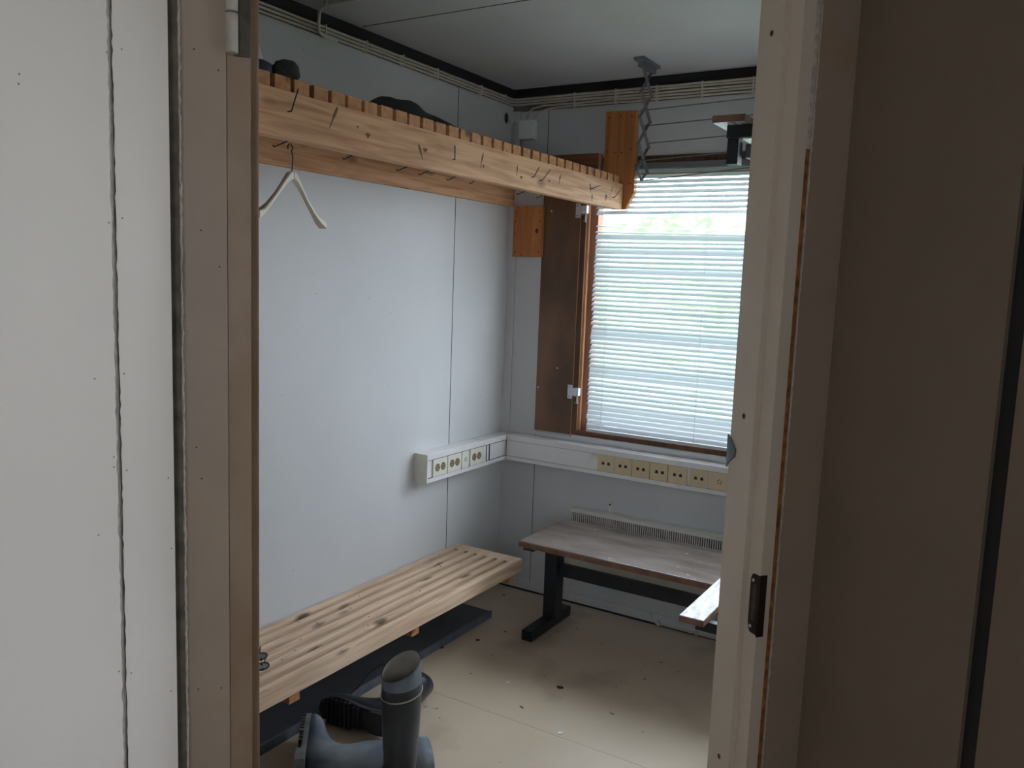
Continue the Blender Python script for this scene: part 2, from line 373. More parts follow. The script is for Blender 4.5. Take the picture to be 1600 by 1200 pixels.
# casings, with ragged edges
def DF(s, t, z): return DL(a0 - .004 - t, s, z)
b = new(); bd(b, a0-.004, a0+.004, -.046, .0195, 0, H)
cl = obj('casing', b, 'casing', door)
b = ragged(DF, -.0465, .0032, .02, 2.38, .0012, 1, 11, .008, .0015); obj('chipped_edge', b, 'chipped', cl)
for sx, z in ((-.0246, 1.8386), (.0084, 1.813), (-.0174, 1.5808), (-.0269, 1.2522), (-.02, 1.2027), (.0083, 1.528), (-.0279, .8598), (.0067, .8572)):
    b = new(); disc(b, DL(a0-.004, sx, z), -dw, .0013, .0003, 10); obj('nail_mark', b, 'hole', cl)
b = new(); bd(b, a0-.004, a0+.004, 1.0655, 1.154, 0, H)
cr = obj('casing', b, 'casing', door)
b = ragged(DF, 1.0655, .0022, .02, 2.38, .0012, 1, 12, .007, .002); obj('chipped_edge', b, 'chipped', cr)
b = new(); bd(b, a0-.001, a0+.006, 1.0575, 1.0655, 0, 1.79); obj('rusty_sealant', b, 'rust', door)
b = new(); bd(b, a0-.001, a0+.006, 1.0575, 1.0655, 1.79, H); obj('sealant', b, 'chipped', door)
# strike plate with lip (right) : z .. from the photograph
z0, z1 = .828, .952
b = new()
prism(b, [DL(a0+.001, 1.0298, z0), DL(a0+.020, 1.0298, z0), DL(a0+.026, 1.0298, z0+.008), DL(a0+.028, 1.0298, z0+.02), DL(a0+.028, 1.0298, z1-.012), DL(a0+.024, 1.0298, z1-.003), DL(a0+.018, 1.0298, z1), DL(a0+.001, 1.0298, z1)], -du, .002)
bd(b, a0-.0035, a0-.0003, 1.0275, 1.044, z0-.003, z1+.002, .001)
sp_ = obj('strike_plate', b, 'bronze', door)
b = new(); bd(b, a0+.006, a0+.018, 1.0268, 1.0276, z0+.028, z1-.022); obj('latch_opening', b, 'hinge_dark', sp_)
for z in (z0+.013, z1-.014):
    b = new(); disc(b, DL(a0+.019, 1.0277, z), -du, .0034, .0012, 14); obj('screw', b, 'steel', sp_)
# keeper lip bent around the room side edge
b = new()
kz = 1.184
pts = [(a3+.004, 1.0155, kz-.034), (a3-.004, 1.0150, kz-.022), (a3-.024, 1.0148, kz-.006), (a3-.026, 1.0148, kz+.008), (a3-.006, 1.0150, kz+.030), (a3+.006, 1.0155, kz+.036)]
prism(b, [DL(*p) for p in pts], -du, .0025)
obj('keeper_lip', b, 'slate', door)
# upper hinge on the left jamb
hz = 1.838
b = new(); tube(b, [DL(a0-.011, .0175+.010, hz), DL(a0-.011, .0175+.010, hz+.055)], .0088, 18); tube(b, [DL(a0-.011, .0275, hz+.058), DL(a0-.011, .0275, hz+.112)], .0085, 18)
hg = obj('hinge', b, 'hinge_paint', door)
b = new(); bd(b, a0-.004, a0-.0005, .030, .0535, hz-.002, hz+.11, .0008); obj('hinge_leaf', b, 'hinge_dark', hg)

# ---- joints, seams
b = new(); bx(b, 0, .006, -4.0, 0, 2.362, H-.001); struct('trim_5', b, 'black', 'black shadow gap between left wall and ceiling', 'trim')
b = new(); bx(b, .006, 2.6, -.006, 0, 2.362, H-.001); struct('trim_6', b, 'black', 'black shadow gap between back wall and ceiling', 'trim')
b = new(); bx(b, 0, .0012, -.4495, -.4468, 0, 2.366); struct('trim_7', b, 'seam', 'thin dark seam between panels of the left wall', 'trim')
b = new(); bx(b, .1908, .1932, -.0012, 0, 0, 2.366); struct('trim_8', b, 'seam', 'thin dark seam between panels of the back wall', 'trim')
b = new(); bx(b, 0.02, 2.6, -1.080, -1.076, H-.0012, H); struct('trim_9', b, 'seam', 'thin dark seam across the ceiling panels', 'trim')
b = new(); bx(b, .006, 2.6, -.030, -.024, H-.002, H); struct('trim_10', b, 'ceiling', 'raised paint line along the ceiling edge above the window', 'trim')
b = new(); bx(b, 0, .012, -3.8, 0, 0, .028); struct('baseboard_left', b, 'black', 'black joint between left wall and floor', 'baseboard')
b = new(); bx(b, .012, 2.6, -.005, 0, .001, .050, .001); struct('baseboard_back', b, 'wall', 'low flat skirting of the back wall', 'baseboard')
b = new(); bx(b, .006, 2.6, -.012, -.005, 0, .006); struct('trim_11', b, 'black', 'black joint between skirting and floor', 'trim')
b = new(); bx(b, .178, WX1+.03, -.010, 0, .789, .811, .001); struct('trim_12', b, 'wall', 'off-white ledge strip below the window', 'trim')
# floor vinyl seam
b = new(); bx(b, .05, 2.6, -1.083, -1.079, 0, .0008); struct('trim_13', b, 'floor', 'faint seam line across the vinyl floor', 'trim')
# filler corner strips
b = new(); bx(b, 0, .045, -.010, 0, .76, 2.30, .003); struct('trim_14', b, 'wall', 'corner filler strip of the back wall', 'trim')

# ================================================================== WINDOW
win = thing('window_1', ((WX0+WX1)/2, .04, WZ0), 'brown wooden window behind a venetian blind', 'window', kind='structure')
b = new()
bx(b, WX0, WX0+.028, -.008, .09, WZ0, WZ1, .002); bx(b, WX1-.028, WX1, -.008, .09, WZ0, WZ1, .002)
bx(b, WX0+.028, WX1-.028, -.008, .09, WZ0, WZ0+.022, .002); bx(b, WX0+.028, WX1-.028, -.008, .09, WZ1-.03, WZ1, .002)
obj('window_frame', b, 'win_dark', win)
b = new(); bx(b, WX0+.0265, WX0+.0295, -.0095, -.006, WZ0+.02, WZ1-.03); bx(b, WX0-.002, WX0+.001, -.0105, -.006, WZ0, WZ1); obj('frame_edge', b, 'win_light', win)
b = new()
s0, s1, sz0, sz1 = WX0+.030, WX1-.030, WZ0+.024, WZ1-.032
bx(b, s0, s0+.048, .012, .062, sz0, sz1, .002); bx(b, s1-.048, s1, .012, .062, sz0, sz1, .002)
bx(b, s0+.048, s1-.048, .012, .062, sz0, sz0+.05, .002); bx(b, s0+.048, s1-.048, .012, .062, sz1-.05, sz1, .002)
sash = obj('sash', b, 'win_red', win)
b = new(); bx(b, s0+.044, s1-.044, .035, .039, sz0+.046, sz1-.046); obj('pane', b, 'glass', sash)
b = new(); bx(b, s0, s0+.010, -.004, .012, sz0, sz1, .001); obj('sash_bead', b, 'win_light', sash)
b = new(); bx(b, .188, .1895+.198, -.010, .0, .800, 2.062, .0015)
pl = obj('side_board', b, 'ply', win)
b = new(); bx(b, .3845, .3865, -.0125, -.010, .800, 2.062); obj('board_edge', b, 'win_light', pl)
for x, z in ((.299, 1.116), (.200, 1.016), (.233, 1.839)):
    b = new(); disc(b, (x, -.0100, z), (0, -1, 0), .0042, .0015, 12); obj('screw', b, 'steel', pl)
# two latches between side board and frame
def latch(z):
    b = new(); bx(b, .360, .384, -.0145, -.0102, z-.030, z+.034, .001); bx(b, .384, .398, -.0165, -.0102, z-.014, z+.022, .001)
    o = obj('window_latch', b, 'steel', win)
    b = new(); bx(b, .399, .426, -.034, -.0105, z-.012, z+.024, .004); obj('latch_body', b, 'steel', o)
    b = new(); bx(b, .3975, .4005, -.030, -.0105, z-.020, z+.014); bx(b, .402, .414, -.0225, -.0105, z-.050, z-.012, .001); obj('latch_tongue', b, 'dullsteel', o)
    b = new(); bx(b, .404, .410, -.0235, -.0224, z-.040, z-.020); disc(b, (.368, -.0145, z+.024), (0, -1, 0), .003, .0004, 10); disc(b, (.370, -.0145, z-.020), (0, -1, 0), .003, .0004, 10); obj('screw_hole', b, 'hole', o)
latch(1.010); latch(1.838)

# unseen second window, added to bring more daylight into the room
w2 = thing('added_window', (2.11, .04, WZ0), 'unseen bare brown window added for daylight at the right end of the back wall', 'window', kind='structure')
b = new()
bx(b, 1.70, 1.74, -.008, .09, WZ0, WZ1, .002); bx(b, 2.48, 2.52, -.008, .09, WZ0, WZ1, .002)
bx(b, 1.74, 2.48, -.008, .09, WZ0, WZ0+.04, .002); bx(b, 1.74, 2.48, -.008, .09, WZ1-.04, WZ1, .002); obj('window_frame', b, 'win_dark', w2)
b = new(); bx(b, 1.738, 2.482, .035, .039, WZ0+.038, WZ1-.038); obj('pane', b, 'glass', w2)

# venetian blind
bx0, bx1 = .470, 1.545
bl = thing('venetian_blind', ((bx0+bx1)/2, -.012, .84), 'white venetian blind with bent uneven slats hanging in the window', 'blind')
b = new(); bx(b, bx0, bx1, -.036, -.008, 2.012, 2.036, .002); obj('headrail', b, 'dullsteel', bl)
rnd = random.Random(2)
b = new()
zt, zb = 2.002, .868
N = 54; pitchz = (zt-zb)/(N-1)
def slat(bm, z, tilt, dz_r=0.0, xs=bx0, xe=bx1, w=.0245, y=-.021, bow=0.0):
    nx = 10; rows = []
    for i in range(nx+1):
        t = i/nx; x = xs + (xe-xs)*t; zz = z + dz_r*t + bow*math.sin(math.pi*t) ; row = []
        for k in range(5):
            q = (k/4-.5)*w; crown = .0022*(1-(2*(k/4)-1)**2)
            ly = q*math.cos(tilt) - crown*math.sin(tilt); lz = q*math.sin(tilt) + crown*math.cos(tilt)
            row.append(bm.verts.new((x, y+ly, zz+lz)))
        rows.append(row)
    for A, B in zip(rows, rows[1:]):
        for k in range(4): f = bm.faces.new((A[k], B[k], B[k+1], A[k+1])); f.smooth = True
for i in range(N):
    z = zt - i*pitchz
    tilt = R(44 + rnd.uniform(-5, 5)); dz = rnd.uniform(-.001, .001)
    if 9 <= i <= 14: tilt = R(18 if i < 12 else 38)
    if i == 9: dz = .010; z += .012
    if i == 10: continue
    if i == 11: z += .004; dz = -.030; tilt = R(22)
    if i == 12: dz = -.018; tilt = R(24)
    if i == 13: dz = -.010; tilt = R(66)
    if i == 14: dz = -.004
    if i in (16, 20, 33, 34, 41, 42): tilt = R(74)
    if i > 48: tilt = R(72)
    slat(b, z, tilt, dz, xs=bx0+rnd.uniform(-.002, .004), bow=rnd.uniform(-.001, .0008))
obj('slats', b, 'slat', bl)
b = new(); bx(b, bx0+.002, bx1, -.031, -.012, .840, .853, .003); obj('bottom_rail', b, 'slat', bl)
for x in (.545, .985, 1.43):
    b = new(); tube(b, [(x, -.0335, 2.01), (x+.001, -.0342, 1.4), (x, -.0335, .853)], .0007, 5); tube(b, [(x, -.0085, 2.01), (x, -.0085, .853)], .0007, 5); obj('ladder_cord', b, 'whiteplastic', bl)
b = new(); tube(b, [(.495, -.037, .882), (.53, -.036, .879), (.565, -.037, .878)], .0012, 6); obj('loose_cord', b, 'whiteplastic', bl)

# outside
b = new(); bx(b, -14, 14, .1, 30, -.5, -.4); 
struct('floor_outside', b, 'grass', 'grassy ground outside the window', 'ground')
def blob(name, cx, cy, w, d, h, z0, label, seedv):
    rnd = random.Random(seedv); bm = new()
    bmesh.ops.create_icosphere(bm, subdivisions=5, radius=1)
    from mathutils import noise as NZ
    for v in bm.verts:
        p = v.co.copy(); k = 1 + .35*NZ.noise(p*2.2+Vector((seedv, 0, 0))) + .18*NZ.noise(p*7+Vector((0, seedv, 0)))
        v.co = Vector((cx + p.x*w*k, cy + p.y*d*k, z0 + h*.5 + p.z*h*.5*k))
    o = obj(name, bm, 'leaf'); tag(o, label, 'bush'); return o
blob('hedge', -1.6, 6.2, 2.6, .9, 2.7, -.45, 'green bush seen through the left part of the blind', 1)
blob('hedge', 2.0, 9.0, 3.0, 1.0, 1.9, -.45, 'low green bush behind the lower slats of the blind', 2)

# ================================================================== TRUNKING, SOCKETS
tz0, tz1 = .656, .778
tr = thing('cable_trunking', (.3, -.03, tz0), 'white plastic cable trunking running around the room corner below the window', 'cable trunking')
def trunk_run(along, s0, s1, T):
    b = new(); bx(b, s0, s1, .0, .0650, tz0, tz1, .0025, T=T)
    o = obj('channel', b, 'trunk', tr)
    b = new(); bx(b, s0+.004, s1, .0650, .0705, tz1-.026, tz1-.0005, .0012, T=T); obj('upper_lip', b, 'trunk', o)
    b = new(); bx(b, s0+.004, s1, .0650, .0705, tz0+.0005, tz0+.020, .0012, T=T); obj('lower_lip', b, 'trunk', o)
    return o
TLf = lambda v: Vector((v.y, -v.x, v.z))      # on left wall: s = -y, depth = x
TBk = lambda v: Vector((v.x, -v.y, v.z))      # on back wall
def TLx(v): return Vector((v.y, v.x, v.z))
b = new(); bx(b, -.691, -.0620, 0, .0650, tz0, tz1, .002, T=TLx); o = obj('channel', b, 'trunk', tr)
b = new(); bx(b, -.691, -.0705, .0650, .0705, tz1-.024, tz1-.0005, .001, T=TLx); obj('upper_lip', b, 'trunk', o)
b = new(); bx(b, -.691, -.0705, .0650, .0705, tz0+.0005, tz0+.019, .001, T=TLx); obj('lower_lip', b, 'trunk', o)
b = new(); bx(b, -.697, -.691, 0, .0705, tz0-.001, tz1+.001, .001, T=TLx); obj('end_cap', b, 'plastic', o)
trunk_run('x', .0, 2.58, TBk)
b = new()
for z in (tz1-.0262, tz0+.0193):
    bx(b, .0700, 2.58, -.0712, -.0640, z, z+.0011); bx(b, .0640, .0712, -.685, -.0710, z, z+.0011)
bx(b, .0700, .0710, -.0712, -.0640, tz0, tz1); obj('lid_joint', b, 'brown_band', tr)
for k, y in enumerate((-.240, -.215)):
    b = new(); bx(b, .0652, .0700, y-.0008, y+.0008, tz0+.02, tz1-.026); obj('cover_joint', b, 'seam', tr)
pz0, pz1 = tz0+.0205, tz1-.026; pc = (pz0+pz1)/2
# white double round sockets on the left run
def round_socket(yc, label):
    t = thing('power_socket', (.0650, yc, pz0), label, 'power socket', 'white power sockets on the left trunking')
    b = new(); bx(b, .0650, .0722, yc-.050, yc+.050, pz0, pz1, .0012); obj('plate', b, 'plastic', t)
    for s in (-1, 1):
        b = new(); cy = yc + s*.020
        disc(b, (.0722, cy, pc), (1, 0, 0), .0172, .0012, 24)
        w = obj('socket_well', b, 'brass', t)
        b = new()
        for dy in (-.0075, .0075): disc(b, (.0734, cy+dy, pc), (1, 0, 0), .0026, .0005, 10)
        bx(b, .0734, .0739, cy-.002, cy+.002, pc+.009, pc+.014); bx(b, .0734, .0739, cy-.002, cy+.002, pc-.014, pc-.009)
        obj('pin_hole', b, 'hole', w)
round_socket(-.606, 'white double power socket nearest the free end of the trunking')
round_socket(-.500, 'white double power socket in the middle, left of the small telephone outlet')
round_socket(-.327, 'white double power socket nearest the room corner, right of the telephone outlet')
def star_holes(T, t, n=5, r=.0075):
    b = new()
    for k in range(n):
        an = math.pi/2 + 2*math.pi*k/n
        c = T(r*math.cos(an), r*math.sin(an))
        disc(b, c[0], c[1], .0027, .0007, 10)
    obj('pin_hole', b, 'hole', t)
t = thing('telephone_outlet', (.0650, -.4155, pz0), 'small white outlet with a ring of pin holes on the left trunking', 'telephone outlet')
b = new(); bx(b, .0650, .0718, -.4415, -.3895, pz0, pz1, .0012); pt = obj('plate', b, 'plastic', t)
star_holes(lambda u, v: (Vector((.0718, -.4155+u, pc+v)), (1, 0, 0)), t)
# blank covers left run
b = new(); bx(b, .0650, .0712, -.274, -.248, pz0, pz1, .001); o = obj('blank_cover', b, 'trunk'); tag(o, 'narrow white blank cover beside the third left power socket', 'blank cover')
# ivory network outlets on the back run
xs = [.560, .643, .728, .816, .898, .992, 1.082, 1.168]
names = ['leftmost of the ivory data outlets below the window', 'second ivory data outlet from the left below the window', 'third ivory data outlet from the left below the window',
         'fourth ivory data outlet from the left, just left of the dark joint', 'fifth ivory data outlet, just right of the dark joint', 'sixth ivory data outlet, next to the telephone outlet']
tn = thing('data_outlet', (xs[0], -.0650, pz0), names[0], 'data outlet', 'ivory data outlets on the back trunking')
x0, x1 = xs[0], xs[1]; w = .0815
b = new(); bx(b, x0, x0+w, -.0732, -.0650, pz0, pz1, .0012); obj('plate', b, 'ivory', tn)
for s in (-1, 1):
    cx = x0 + w/2 + s*.0135
    b = new(); bx(b, cx-.0065, cx+.0065, -.0738, -.0730, pc-.006, pc+.005); bx(b, cx-.0035, cx+.0035, -.0738, -.0730, pc+.005, pc+.0075); obj('port', b, 'hole', tn)
for dz in (-.020, .018):
    b = new(); disc(b, (x0+w/2, -.0732, pc+dz), (0, -1, 0), .0018, .0004, 10); obj('screw', b, 'brass', tn)
for k in range(1, 6): dup(tn, (xs[k], -.0650, pz0), names[k])
t = thing('telephone_outlet', (xs[6], -.0650, pz0), 'ivory outlet with a star of round pin holes beside the doorway edge', 'telephone outlet')
b = new(); bx(b, xs[6], xs[6]+w, -.0732, -.0650, pz0, pz1, .0012); obj('plate', b, 'ivory', t)
star_holes(lambda u, v: (Vector((xs[6]+w/2+u, -.0732, pc+v)), (0, -1, 0)), t, 5, .0085)
b = new(); bx(b, .8925, .8945, -.0738, -.0650, pz0, pz1); o = obj('joint_strip', b, 'seam', tr)
b = new(); bx(b, 1.2505, 2.58, -.0700, -.0650, pz0, pz1, .001); obj('cover', b, 'trunk', tr)
b = new(); bx(b, .0720, xs[0]-.002, -.0700, -.0650, pz0, pz1, .001); obj('cover', b, 'trunk', tr)

# ================================================================== RADIATOR
rd = thing('panel_radiator', (1.2, -.03, .12), 'cream electric panel heater with slotted top on the back wall', 'radiator')
b = new(); bx(b, .425, 2.2, -.052, -.012, .19, .412, .003); bx(b, .425, 2.2, -.052, -.008, .456, .474, .002); bx(b, .427, 2.2, -.040, -.008, .41, .458)
body = obj('heater_body', b, 'radiator', rd)
b = new()
x = .431
while x < 2.19:
    bx(b, x, x+.0046, -.0445, -.0405, .410, .458); x += .0100
obj('grille', b, 'radiator', rd)
b = new(); bx(b, .4268, 2.199, -.0402, -.0398, .412, .456); obj('grille_opening', b, 'hole', rd)
for x in (.60, 1.45):
    b = new(); bx(b, x, x+.012, -.014, 0, .47, .52, .001); bk = obj('wall_bracket', b, 'radiator', rd)
    b = new(); disc(b, (x+.006, -.014, .513), (0, -1, 0), .004, .003, 10); obj('screw', b, 'hole', bk)

# low screws on the wall below the heater and floor pipe
for k, (x, z, lb) in enumerate(((.446, .016, 'small domed screw head low on the back wall nearest the bench leg'), (.61, .016, 'small domed screw head low on the back wall between two others'), (.784, .016, 'small domed screw head low on the back wall nearest the pipe bend'))):
    b = new(); tube(b, [(x, -.004, z), (x, -.009, z), (x, -.011, z)], .006, 12, radii=[.006, .006, .003]); o = obj('screw_head', b, 'radiator'); tag(o, lb, 'screw', 'domed screw heads low on the back wall')
b = new(); tube(b, [(.832, -.012, .055), (.834, -.012, .035), (.842, -.013, .018), (.865, -.014, .010), (1.2, -.014, .009), (2.5, -.014, .009)], .005, 8)
o = thing('thin_pipe', (1.6, -.012, .004), 'thin white pipe bending down and running right along the back wall foot', 'pipe')
obj('pipe', b, 'cable', o)
for x in (.872, 1.05, 1.35):
    b = new(); bx(b, x-.006, x+.006, -.021, -.004, .003, .020, .001); obj('clip', b, 'cable', o)

# ================================================================== CABLES
b = new(); bx(b, .001, 2.6, -.0012, 0, 2.297, 2.366); struct('trim_16', b, 'brown_band', 'brown band of wall behind the cables', 'trim')  # flat brown strip behind the cables, darker than the wall
b = new(); bx(b, 0, .0012, -3.8, 0, 2.322, 2.366); struct('trim_17', b, 'brown_band', 'brown band of left wall behind the cables', 'trim')
def clip_b(x): b = new(); bx(b, x-.003, x+.003, -.022, 0, 2.295, 2.359, .0006); return b
cb = thing('cable_bundle', (1.2, -.008, 2.29), 'row of parallel cream cables clipped along the top of the back wall', 'cables')
zs = [2.352, 2.340, 2.327, 2.315, 2.302]
for i, z in enumerate(zs):
    b = new(); sag = .0015
    pts = []
    if i < 3: pts = [(.012, -.03, z), (.018, -.018, z), (.035, -.011, z)]
    elif i == 3: pts = [(.082, -.012, 2.262), (.090, -.012, 2.290), (.115, -.012, 2.307), (.17, -.012, 2.315)]
    else: pts = [(.118, -.012, 2.250), (.124, -.012, 2.268), (.150, -.012, 2.290), (.21, -.012, 2.301)]
    x = .26
    while x < 2.55:
        pts.append((x, -.015, z + rnd.uniform(-sag, sag))); x += .09
    tube(b, pts, .0046, 8); obj('cable', b, 'cable', cb)
for x in (.10, .33, .53, .72, .92, 1.13, 1.40, 1.7, 2.0, 2.3):
    if x > .2: obj('clip', clip_b(x), 'cable', cb)
cl_ = thing('cable_bundle', (.008, -1.6, 2.29), 'row of parallel cream cables clipped along the top of the left wall', 'cables')
for i, z in enumerate(zs[:3]):
    z = z - .002
    b = new(); pts = []; y = -3.7
    while y < -.06: pts.append((.014, y, z + rnd.uniform(-.001, .001))); y += .11
    pts += [(.011, -.045, z), (.012, -.03, z)]
    tube(b, pts, .0046, 8); obj('cable', b, 'cable', cl_)
for y in (-.10, -.30, -.62, -.84, -1.05, -1.26, -1.62, -2.0, -2.4):
    b = new(); bx(b, 0, .021, y-.003, y+.003, 2.318, 2.359, .0006); obj('clip', b, 'cable', cl_)
# cable looping from left wall bundle onto ceiling
t = thing('ceiling_cable', (.3, -1.30, 2.32), 'cream cable looping off the left wall and across the ceiling', 'cable')
b = new(); tube(b, [(.012, -1.20, 2.322), (.016, -1.26, 2.318), (.030, -1.305, 2.322), (.048, -1.325, 2.345), (.055, -1.33, 2.372), (.075, -1.335, 2.389), (.12, -1.338, 2.393), (.6, -1.345, 2.393), (2.2, -1.36, 2.393)], .0055, 8); obj('cable', b, 'cable', t)
for x in (.10, .23, .36, .60, .9):
    b = new(); bx(b, x-.004, x+.004, -1.350, -1.328, 2.386, 2.4, .001); obj('clip', b, 'cable', t)
# junction box
t = thing('junction_box', (.095, -.015, 2.166), 'grey-white junction box in the room corner under the cables', 'junction box')
b = new(); bx(b, .052, .132, -.034, 0, 2.166, 2.252, .003); jb = obj('box', b, 'trunk', t)
b = new(); bx(b, .055, .129, -.0385, -.034, 2.169, 2.249, .002); obj('lid', b, 'trunk', t)
b = new(); tube(b, [(.058, -.008, 2.166), (.058, -.008, 1.99)], .005, 8); obj('lead', b, 'cable', t)
# hole with bare wire stub
b = new(); prism(b, [(0, -.062+.017*math.cos(a), 2.262+.026*math.sin(a)) for a in [R(90+60*k) for k in range(6)]], (1, 0, 0), .0015)
o = obj('wall_hole', b, 'hole'); tag(o, 'dark six-sided hole in the left wall near the corner', 'hole')
b = new(); bx(b, 0, .014, -.040, -.014, 2.243, 2.268, .003); tube(b, [(.012, -.016, 2.250), (.028, -.010, 2.243)], .006, 10); o = obj('cable_gland', b, 'cable'); tag(o, 'small cream cable fitting beside the six-sided hole', 'cable fitting')

# ================================================================== WALL SHELF (coat shelf)
sh = thing('wall_shelf', (.32, -1.2, 1.84), 'slatted pine hat shelf with bent nails along the left wall', 'shelf')
bxF = .60; bzt, bzb = 1.948, 1.838
b = new(); bx(b, bxF-.038, bxF, -2.72, -.045, bzb, bzt, .003); beam = obj('front_beam', b, 'pine_y', sh)
b = new(); bx(b, .001, .030, -2.9, -.001, 1.862, 1.975, .002); obj('wall_rail', b, 'pine_y', sh)
NY = []
y = -.0635
while y > -2.7:
    wd = .050 + rnd.uniform(-.002, .001)
    b = new(); bx(b, .004, bxF-.010+rnd.uniform(-.002, .002), y-wd, y, bzt+.001, bzt+.034, .002)
    obj('slat', b, 'pine_x', sh); y -= .0635
# plates carrying the shelf on the back wall
def ch(bm_pts): b = new(); prism(b, bm_pts, (0, 1, 0), .030); return b
o = obj('end_bracket', ch([(.500, -.038, 2.262), (.640, -.038, 2.258), (.650, -.038, 1.915), (.612, -.038, 1.842), (.565, -.038, 1.842), (.500, -.038, 1.86)]), 'pine_z', sh)
for (x, z) in ((.515, 2.235), (.57, 2.240), (.622, 2.233), (.515, 2.09), (.548, 2.085), (.582, 2.085), (.625, 2.095), (.515, 1.94), (.63, 1.95)):
    b = new(); disc(b, (x, -.038, z), (0, -1, 0), .0035, .0004, 10); obj('nail_hole', b, 'hole', o)
b = new(); bx(b, .040, .196, -.030, 0, 1.628, 1.862, .002); o = obj('corner_bracket', b, 'pine_z', sh)
for (x, z) in ((.055, 1.83), (.182, 1.835), (.052, 1.79), (.184, 1.792), (.054, 1.735), (.055, 1.65), (.182, 1.65), (.09, 1.636)):
    b = new(); disc(b, (x, -.030, z), (0, -1, 0), .0032, .0004, 10); obj('nail_hole', b, 'hole', o)
b = new(); disc(b, (.170, -.0302, 1.748), (0, -1, 0), .009, .0003, 14, ry=.012); obj('knot', b, 'seam', o)
b = new(); bx(b, .03, .482, -.056, -.014, 1.985, 2.084, .002); o = obj('backboard', b, 'pine_dark', sh)
b = new(); bx(b, .482, .4835, -.055, -.015, 1.986, 2.083); obj('end_grain', b, 'pine_x', o)
# bent nails
def nail(p, q, r=.0018, bend=None, name='nail'):
    b = new(); pts = [p] + ([bend] if bend else []) + [q]; tube(b, pts, r, 6); return obj(name, b, 'wire', beam)
xf = bxF
for (p, m_, q) in (((xf-.01, -1.985, 1.90), (xf+.012, -1.985, 1.900), (xf+.014, -1.965, 1.955)),
                   ((xf-.01, -1.31, 1.880), (xf+.008, -1.31, 1.880), (xf+.008, -1.312, 1.922)),
                   ((xf-.01, -.83, 1.885), (xf+.010, -.83, 1.885), (xf+.012, -.80, 1.922)),
                   ((xf-.01, -.77, 1.880), (xf+.010, -.77, 1.880), (xf+.012, -.715, 1.925)),
                   ((xf-.01, -.36, 1.895), (xf+.010, -.36, 1.895), (xf+.012, -.295, 1.915)),
                   ((xf-.01, -.145, 1.882), (xf+.010, -.145, 1.882), (xf+.012, -.10, 1.915))):
    nail(p, q, bend=m_)
for y, l in ((-1.93, .060), (-1.70, .040), (-1.46, .050), (-1.36, .045), (-1.22, .040), (-1.12, .02), (-.78, .045), (-.66, .03)):
    nail((xf-.030, y, bzb+.012), (xf-.040-l, y-.01, bzb-.004), bend=(xf-.040-l+.004, y-.008, bzb-.008))
# dark cracks / knots in beam
for y, z, w_, h_, tl in ((-1.83, 1.915, .005, .030, .5), (-1.74, 1.905, .004, .004, 0), (-1.70, 1.890, .010, .007, 0), (-1.47, 1.880, .006, .022, -.5), (-1.45, 1.888, .012, .006, .3), (-1.15, 1.900, .004, .026, .3), (-1.14, 1.882, .005, .006, 0),
        (-.93, 1.895, .004, .018, .1), (-.90, 1.875, .010, .005, 0), (-.70, 1.885, .006, .005, .3), (-.62, 1.902, .005, .02, .3), (-.36, 1.90, .004, .018, -.2), (-.34, 1.862, .006, .014, 0), (-.21, 1.875, .012, .014, .2), (-.16, 1.905, .003, .03, .5)):
    b = new(); prism(b, [(xf, y + w_*math.cos(a)*(.8+.4*math.sin(3*a)) + tl*h_*math.sin(a), z + h_*math.sin(a)) for a in [2*math.pi*k/14 for k in range(14)]], (1, 0, 0), .0004); obj('knot', b, 'knot', beam)

# things on the shelf
def lump(name, c, sx, sy, sz, m_, label, cat, seedv, amp=.25, flat=0.0, sub=4):
    from mathutils import noise as NZ
    bm = new(); bmesh.ops.create_icosphere(bm, subdivisions=sub, radius=1)
    for v in bm.verts:
        p = v.co.copy(); k = 1 + amp*NZ.noise(p*1.7+Vector((seedv, 3, 1))) + amp*.4*NZ.noise(p*5+Vector((seedv, 0, 0)))
        zz = p.z*k
        if zz < 0: zz *= .6
        v.co = Vector((c[0]+p.x*sx*k, c[1]+p.y*sy*k, c[2]+zz*sz))
    mn = min(v.co.z for v in bm.verts)
    for v in bm.verts: v.co.z += c[2]-mn
    o = obj(name, bm, m_, smooth=True); tag(o, label, cat); return o
stz = bzt+.034
b = new()
from mathutils import noise as NZ
nx, ny = 26, 12; grid = []
for i in range(nx+1):
    row = []
    for j in range(ny+1):
        u, v = i/nx, j/ny
        env = math.sin(math.pi*u)**.6 * math.sin(math.pi*v)**.5
        prof = .036 + .040*math.exp(-((u-.32)/.22)**2) + .012*NZ.noise(Vector((u*6, v*4, 1)))
        row.append(b.verts.new(((.34 + .22*v) + .02*NZ.noise(Vector((u*5, 0, 2))), -1.57 + .42*u + .01*math.sin(v*9), stz + .002 + max(0, env*prof))))
    grid.append(row)
for A, B in zip(grid, grid[1:]):
    for k in range(ny): b.faces.new((A[k], B[k], B[k+1], A[k+1]))
bot = [[b.verts.new((v.co.x, v.co.y, stz+.0008)) for v in row] for row in grid]
for A, B in zip(bot, bot[1:]):
    for k in range(ny): b.faces.new((A[k+1], B[k+1], B[k], A[k]))
for i in range(nx):
    b.faces.new((grid[i+1][0], grid[i][0], bot[i][0], bot[i+1][0])); b.faces.new((grid[i][ny], grid[i+1][ny], bot[i+1][ny], bot[i][ny]))
for k in range(ny):
    b.faces.new((grid[0][k], grid[0][k+1], bot[0][k+1], bot[0][k])); b.faces.new((grid[nx][k+1], grid[nx][k], bot[nx][k], bot[nx][k+1]))
o = obj('crumpled_cloth', b, 'cloth', smooth=True); tag(o, 'crumpled black cloth lying on the middle of the slatted shelf', 'cloth')
